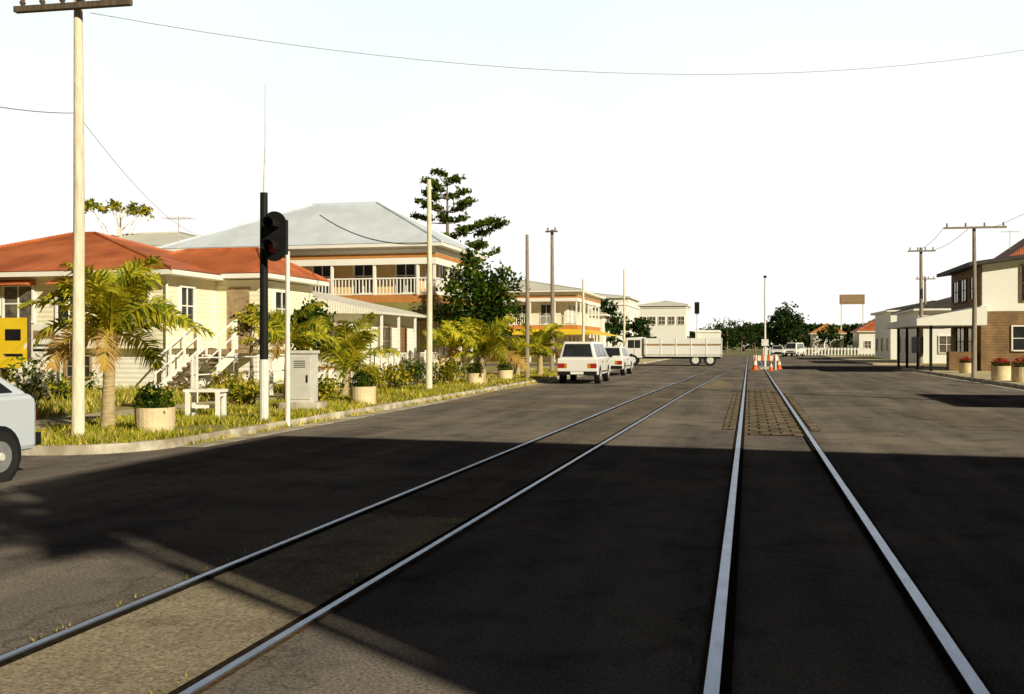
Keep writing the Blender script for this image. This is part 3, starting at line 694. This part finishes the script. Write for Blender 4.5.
x,y=W(991,38.5); planter((x+.35,y,.1),.36,.55,.35,'flower'); x,y=W(1019,36.5); planter((x+.1,y,.1),.36,.55,.4,'flower'); x,y=W(960,48); planter((x+.3,y,.1),.36,.5,.35,'flower')
# ---------------------------------------------------------------- palms, trees, shrubs
x,y=W(108,15.8); palm('palm_tree',(x,y,.1),1.4,1.5,20,1.5,(.05,0),.085,.42,1.6)
x,y=W(344,25.5); palm('palm_tree',(x,y,.1),.6,1.75,14,1.4,(.1,0),.09,.45,1.4)
x,y=W(288,23.5); palm('palm_tree',(x,y,.1),1.3,1.35,12,1.25,(0,0),.08,.40,1.5)
x,y=W(483,34.5); palm('palm_tree',(x,y,.1),.9,1.8,15,1.4,(0,0),.11,.5,1.4,lw=.035)
x,y=W(452,37); palm('palm_tree',(x,y,.1),1.1,1.5,12,1.3,(0,0),.11,.45,1.4,lw=.035)
x,y=W(540,45); palm('palm_tree',(x,y,.1),1.1,1.6,12,1.3,(0,0),.11,.45,1.4,lw=.04)
x,y=W(517,43); palm('palm_tree',(x,y,.1),.7,1.5,11,1.2,(0,0),.11,.45,1.4,lw=.04)
x,y=W(480,41); tree('fig_tree',(x,y,.1),5.2,1.8,1.95,3.2,70,70,.2,('leafD','leafM'),.16,.4)
x,y=W(447,70); norfolk('norfolk_pine_tree',(x,y,0),13.2,6.5,4.5)
x,y=W(123,60); tree('gum_tree',(x,y,0),10.5,2.3,.32,9.7,18,36,.24,('leafM','leafY'),.07,.4,12,.42,bark='poleW')
x,y=W(787,150); tree('fig_tree',(x,y,0),7,2.7,3.0,4.1,60,60,.45,('leafD','farleaf'),.25,.4)
for px,d,h,r in ((829,165,5.2,1.9),(612,100,5,2),(606,96,6.5,1.1),(640,99,4.5,1.6),(888,165,7,2.4),(915,110,5,1.8),(727,190,7,3.2),(741,180,6,2.6),(712,200,6,3),(755,195,6,2.6)):
    x,y=W(px,d); tree('street_tree',(x,y,0),h,r,h*.33,h*.62,24,40,.4,('leafD','farleaf'),.15)
def treeline(name,x0,x1,y,h0,h1,n,leaf=1.0):
    p=Part()
    for i in range(n):
        x=R.uniform(x0,x1); hh=h0+(h1-h0)*(.5+.5*math.sin(x*.13)*math.cos(x*.037+1))
        z=hh*math.sqrt(R.random()); leafquad(p,(x,y+R.uniform(-5,5),z),leaf*R.uniform(.6,1.5),'farleaf')
    p.obj(name)
treeline('distant_treeline',-60,70,235,4.0,8,10000,1.1)
treeline('distant_treeline',-420,420,420,4,9,12000,3.0)
for px,d,rx,h,ms in ((28,19,.45,.95,('flowerw','leafM')),(14,24,.7,1.1,('leafY','leafM')),(240,22,.4,.5,('leafY','leafM')),(232,24,.5,.6,('leafY','grassdry')),
    (320,23,.5,.6,('leafY','leafM')),(395,30,.5,.7,('leafY','leafM')),(420,33,.6,.8,('leafM','leafD')),(375,31,.6,.7,('leafY','grassdry')),(448,33,.6,.8,('leafY','leafM')),(60,24,.7,.6,('leafM','leafY'))):
    x,y=W(px,d); bush('garden_shrub',(x,y,.1),rx,rx,h,600,.09,ms)
x,y=W(308,27); tree('garden_tree',(x,y,.1),3,.7,.8,2.0,24,60,.13,('leafD','leafM'),.06)
x,y=W(252,27); tree('garden_tree',(x,y,.1),2.6,.5,.6,1.9,14,50,.12,('leafY','leafM'),.05)
# ---------------------------------------------------------------- vehicles
def wheel(p,x,y,r,w,side):
    p.tube([(x,y,r),(x+side*w,y,r)],[r,r],'tyre',24)
    p.tube([(x+side*w,y,r),(x+side*(w+.012),y,r)],[r*.62,r*.58],'chrome',20)
    p.tube([(x+side*(w+.012),y,r),(x+side*(w+.03),y,r)],[r*.18,r*.14],'grey',10)
def car(name,loc,rz,prof,Wd,gh,paint,wr=.30,wy=(.85,3.3),splits=(.48,)):
    e=empty(name,loc,rz); hw=Wd/2
    p=Part(); p.prism(prof,'x',-hw,hw,paint); p.obj('body',e,bevel=.06)
    yb0,yb1,yt0,yt1,z0,z1=gh; bw,tw=hw-.05,hw-.22
    B=[Vector((-bw,yb0,z0)),Vector((bw,yb0,z0)),Vector((bw,yb1,z0)),Vector((-bw,yb1,z0))]
    T=[Vector((-tw,yt0,z1)),Vector((tw,yt0,z1)),Vector((tw,yt1,z1)),Vector((-tw,yt1,z1))]
    p=Part(); p.hexa(B,T,paint); p.obj('cabin',e,bevel=.05)
    g=Part()
    def panel(b0,b1,t0,t1,u0,u1,v0,v1,off):
        def q(u,v): return b0.lerp(b1,u).lerp(t0.lerp(t1,u),v)
        a,b,c,d=q(u0,v0),q(u1,v0),q(u1,v1),q(u0,v1); n=(b-a).cross(d-a).normalized()*off
        g.face([a+n,b+n,c+n,d+n],'glass')
    panel(B[0],B[1],T[0],T[1],.08,.92,.12,.86,.012)
    panel(B[2],B[3],T[2],T[3],.06,.94,.08,.9,.012)
    us=[.07]+list(splits)+[.93]
    for i in range(len(us)-1):
        panel(B[1],B[2],T[1],T[2],us[i]+.015,us[i+1]-.015,.1,.86,.012)
        panel(B[3],B[0],T[3],T[0],1-us[i+1]+.015,1-us[i]-.015,.1,.86,.012)
    g.obj('windows',e)
    p=Part(); L=max(q[0] for q in prof)
    for yy in wy:
        for s in (-1,1): wheel(p,s*(hw-.19),yy,wr,.2,s)
    p.obj('wheels',e,False)
    p=Part()
    for yy in wy:
        for s in (-1,1): p.tube([(s*(hw-.12),yy,wr+.01),(s*(hw+.004),yy,wr+.01)],[wr+.05,wr+.05],'black',24)
    p.obj('wheel_arches',e)
    p=Part(); zl=z0-.2
    for s in (-1,1):
        p.box(s*(hw-.26),s*(hw-.03),-.012,.05,zl-.14,zl+.03,'redlens'); p.box(s*(hw-.36),s*(hw-.265),-.012,.05,zl-.14,zl+.03,'amber')
        p.box(s*(hw-.34),s*(hw-.06),L-.05,L+.012,zl-.18,zl-.02,'lamp')
        p.box(s*(hw+.01),s*(hw+.15),yb1-.55,yb1-.45,z0+.02,z0+.14,'black')
    p.box(-hw+.02,hw-.02,-.08,.05,.34,.48,'black'); p.box(-hw+.05,hw-.05,L-.05,L+.07,.36,.5,'black')
    p.box(-.24,.24,-.095,-.08,.37,.47,'white'); p.box(-hw+.4,hw-.4,L,L+.02,zl-.16,zl-.04,'black')
    p.box(-hw-.008,-hw+.01,wy[0]+.5,wy[1]-.5,.42,.47,'black'); p.box(hw-.01,hw+.008,wy[0]+.5,wy[1]-.5,.42,.47,'black')
    for s in (-1,1):
        for f in splits:
            yy=yb0+(yb1-yb0)*f; p.box(s*(hw-.01),s*(hw+.003),yy-.008,yy+.008,.42,z0-.05,'black'); p.box(s*(hw),s*(hw+.02),yy+.12,yy+.26,z0-.14,z0-.10,'black')
    p.obj('lights_and_trim',e)
    return e
hatch=[(0,.30),(0,.84),(.08,.92),(2.7,.92),(3.75,.78),(3.85,.6),(3.85,.30)]
sedan=[(0,.3),(0,.82),(.15,.9),(3.2,.9),(4.3,.76),(4.4,.55),(4.4,.28)]
x,y=W(5,10.6)
car('parked_hatchback',(x-.80,y+.50,0),math.pi,hatch,1.6,(.04,2.75,.60,2.1,.9,1.27),'carsilver',.27,(.58,3.05),(.5,))
x,y=W(580,37)
vanp=[(0,.34),(0,.92),(.03,.96),(3.9,.96),(4.15,.8),(4.2,.5),(4.2,.34)]
car('parked_van',(x-.1,y,0),0.02,vanp,1.5,(.02,4.0,.12,3.3,.94,1.58),'carwhite',.31,(.8,3.4),(.35,.7))
x,y=W(610,47); car('parked_sedan',(x-.2,y,0),0.0,sedan,1.6,(.5,3.2,1.1,2.5,.88,1.38),'carwhite',.3,(.85,3.5),(.5,))
x,y=W(799,128); car('parked_van',(x,y,0),math.pi*.9,vanp,1.6,(.02,4.0,.12,3.3,.94,1.75),'carwhite',.31,(.8,3.4),(.35,.7))
x,y=W(777,128); car('parked_sedan',(x,y,0),math.pi,sedan,1.6,(.5,3.2,1.1,2.5,.88,1.38),'carwhite',.3,(.85,3.5),(.5,))
x,y=W(893,100); car('parked_sedan',(x,y,0),math.pi,sedan,1.6,(.5,3.2,1.1,2.5,.88,1.38),'cardark',.3,(.85,3.5),(.5,))
x,y=W(672,70)
e=empty('tray_truck',(x,y,0),math.radians(3)); p=Part()
p.prism([(-3.3,.55),(-3.36,1.15),(-3.15,1.95),(-2.0,2.02),(-1.95,.55)],'y',-1.0,1.0,'carwhite'); p.obj('cab',e,bevel=.06)
p=Part(); p.box(-3.0,-2.15,-1.012,-1.0,1.25,1.8,'glass'); p.hexa([(-3.37,-.85,1.25),(-3.33,-.85,1.25),(-3.33,.85,1.25),(-3.37,.85,1.25)],[(-3.19,-.85,1.85),(-3.15,-.85,1.85),(-3.15,.85,1.85),(-3.19,.85,1.85)],'glass'); p.box(-2.58,-2.55,-1.02,-1.012,.7,1.85,'grey'); p.obj('cab_windows',e)
p=Part(); p.box(-1.85,3.4,-1.12,1.12,.65,.82,'grey'); p.box(-1.85,3.4,-1.15,-1.12,.8,1.92,'carwhite'); p.box(-1.85,3.4,1.12,1.15,.8,1.92,'carwhite'); p.box(3.37,3.4,-1.12,1.12,.82,1.92,'carwhite'); p.box(-1.88,-1.85,-1.15,1.15,.8,2.0,'carwhite')
p.box(-1.85,3.4,-1.165,-1.15,1.42,1.54,'tan')
for i in range(6): p.box(-1.8+i*1.03,-1.74+i*1.03,-1.175,-1.15,.75,1.94,'white')
p.box(-1.7,3.3,-1.1,1.1,1.05,1.8,'white'); p.obj('tray',e)
p=Part(); p.box(-3.2,3.3,-.45,.45,.5,.64,'black')
for xx in (-2.7,1.6,2.6):
    for s in (-1,1):
        p.tube([(xx,s*.75,.40),(xx,s*1.02,.40)],[.40,.40],'tyre',20); p.tube([(xx,s*1.02,.40),(xx,s*1.035,.40)],[.24,.2],'grey',14)
p.box(-3.42,-3.3,-.98,.98,.5,.7,'black'); p.box(3.4,3.44,-.9,-.6,.85,1.0,'redlens'); p.obj('chassis_and_wheels',e)
# ---------------------------------------------------------------- centre of road
x,y=W(765,60)
e=empty('crossing_post',(x,y,0)); p=Part(); p.tube([(0,0,0),(0,0,5.5)],[.07,.05],'poleS',10); p.box(-.35,.35,-.35,.35,0,.15,'kerb'); p.box(-.2,.2,-.08,-.05,1.4,1.8,'white'); p.tube([(0,0,5.5),(0,0,5.62)],[.12,.08],'black',10); p.obj('post',e)
def cone(px,d,s=1.0):
    x,y=W(px,d); e=empty('traffic_cone',(x,y,.0)); p=Part(); p.box(-.18*s,.18*s,-.18*s,.18*s,0.004,.035,'conemat'); p.tube([(0,0,.03),(0,0,.25*s)],[.14*s,.095*s],'conemat',14); p.tube([(0,0,.25*s),(0,0,.42*s)],[.095*s,.06*s],'white',14); p.tube([(0,0,.42*s),(0,0,.62*s)],[.06*s,.025*s],'conemat',14); p.obj('cone',e)
cone(755,57,1.3); cone(779,60,1.1); cone(771,56,.9)
x,y=W(766,58); e=empty('road_barrier',(x,y,0)); p=Part(); p.box(-.7,.7,-.03,.03,.55,.85,'white')
for i in range(4): p.box(-.62+i*.34,-.46+i*.34,-.036,-.03,.55,.85,'conemat')
for s in (-.55,.55): p.hexa([(s-.03,-.3,0),(s+.03,-.3,0),(s+.03,.3,0),(s-.03,.3,0)],[(s-.03,-.03,.9),(s+.03,-.03,.9),(s+.03,.03,.9),(s-.03,.03,.9)],'white')
p.obj('boards',e)
x,y=W(697,85); e=empty('traffic_light',(x,y,0)); p=Part(); p.tube([(0,0,0),(0,0,4.6)],[.05,.04],'poleS',10); p.box(-.2,.2,-.2,-.02,4.1,5.1,'black')
for i,mm in enumerate(('groove','groove','leafD')): p.tube([(0,-.2,4.9-i*.3),(0,-.22,4.9-i*.3)],[.1,.1],mm,12)
p.obj('post_and_lanterns',e)
x,y=W(852,175); e=empty('billboard_sign',(x,y,0)); p=Part(); p.box(-2.1,2.1,-.1,.1,8.6,10.3,'tan'); p.box(-1.9,1.9,-.13,-.1,8.9,10.0,'timber')
for s in (-1.8,1.8): p.box(s-.1,s+.1,-.05,.05,0,8.6,'poleS')
p.obj('board',e)
# ---------------------------------------------------------------- sky & sun
EL,AZ=math.radians(27),math.radians(36)
d=Vector((-math.cos(AZ)*math.cos(EL),math.sin(AZ)*math.cos(EL),-math.sin(EL)))
sl=bpy.data.lights.new('sun','SUN'); sl.energy=5.0; sl.angle=math.radians(.5); sl.color=(1,.92,.70)
so=bpy.data.objects.new('sun',sl); so.rotation_euler=d.to_track_quat('-Z','Y').to_euler(); COL.objects.link(so)
w=bpy.data.worlds.new('World'); scene.world=w; w.use_nodes=True; nt=w.node_tree; nt.nodes.clear(); L=nt.links.new
out=N(nt,'ShaderNodeOutputWorld'); b1=N(nt,'ShaderNodeBackground'); b2=N(nt,'ShaderNodeBackground'); mx=N(nt,'ShaderNodeMixShader')
sk=N(nt,'ShaderNodeTexSky'); sk.sky_type='NISHITA'; sk.sun_disc=False; sk.sun_elevation=EL; sk.sun_rotation=math.radians(126); sk.dust_density=1
L(sk.outputs[0],b1.inputs[0]); b1.inputs[1].default_value=.008
tc=N(nt,'ShaderNodeTexCoord'); sp=N(nt,'ShaderNodeSeparateXYZ'); L(tc.outputs['Generated'],sp.inputs[0])
mr=N(nt,'ShaderNodeMapRange'); mr.interpolation_type='SMOOTHSTEP'; mr.inputs[1].default_value=.335; mr.inputs[2].default_value=.39; mr.inputs[3].default_value=1; mr.inputs[4].default_value=0
L(sp.outputs[2],mr.inputs[0])
cr=N(nt,'ShaderNodeValToRGB'); cr.color_ramp.elements[0].position=.15; cr.color_ramp.elements[0].color=(1,.985,.94,1); cr.color_ramp.elements[1].position=.42; cr.color_ramp.elements[1].color=(.83,.95,.975,1)
no=N(nt,'ShaderNodeTexNoise'); no.inputs['Scale'].default_value=2.2; no.inputs['Detail'].default_value=5
L(tc.outputs['Generated'],no.inputs['Vector'])
ma=N(nt,'ShaderNodeMath',operation='MULTIPLY_ADD'); ma.inputs[1].default_value=.5; L(no.outputs['Fac'],ma.inputs[0])
sb=N(nt,'ShaderNodeMath',operation='SUBTRACT'); L(sp.outputs[2],sb.inputs[0]); sb.inputs[1].default_value=.22; L(sb.outputs[0],ma.inputs[2]); L(ma.outputs[0],cr.inputs[0])
L(cr.outputs[0],b2.inputs[0])
m2=N(nt,'ShaderNodeMapRange'); m2.inputs[1].default_value=.45; m2.inputs[2].default_value=.70; m2.inputs[3].default_value=.06; m2.inputs[4].default_value=1.07
L(sp.outputs[1],m2.inputs[0]); L(m2.outputs[0],b2.inputs[1])
L(mr.outputs[0],mx.inputs[0]); L(b1.outputs[0],mx.inputs[1]); L(b2.outputs[0],mx.inputs[2]); L(mx.outputs[0],out.inputs[0])
# ---------------------------------------------------------------- camera
c=bpy.data.cameras.new('camera'); c.sensor_width=36; c.lens=35.16; c.clip_end=6000; c.clip_start=.1
co=bpy.data.objects.new('camera',c); co.location=(0,0,1.45); co.rotation_euler=(math.radians(90-.11),0,YAW); COL.objects.link(co); scene.camera=co
scene.view_settings.view_transform='Standard'; scene.view_settings.look='None'; scene.view_settings.exposure=0; scene.view_settings.gamma=1
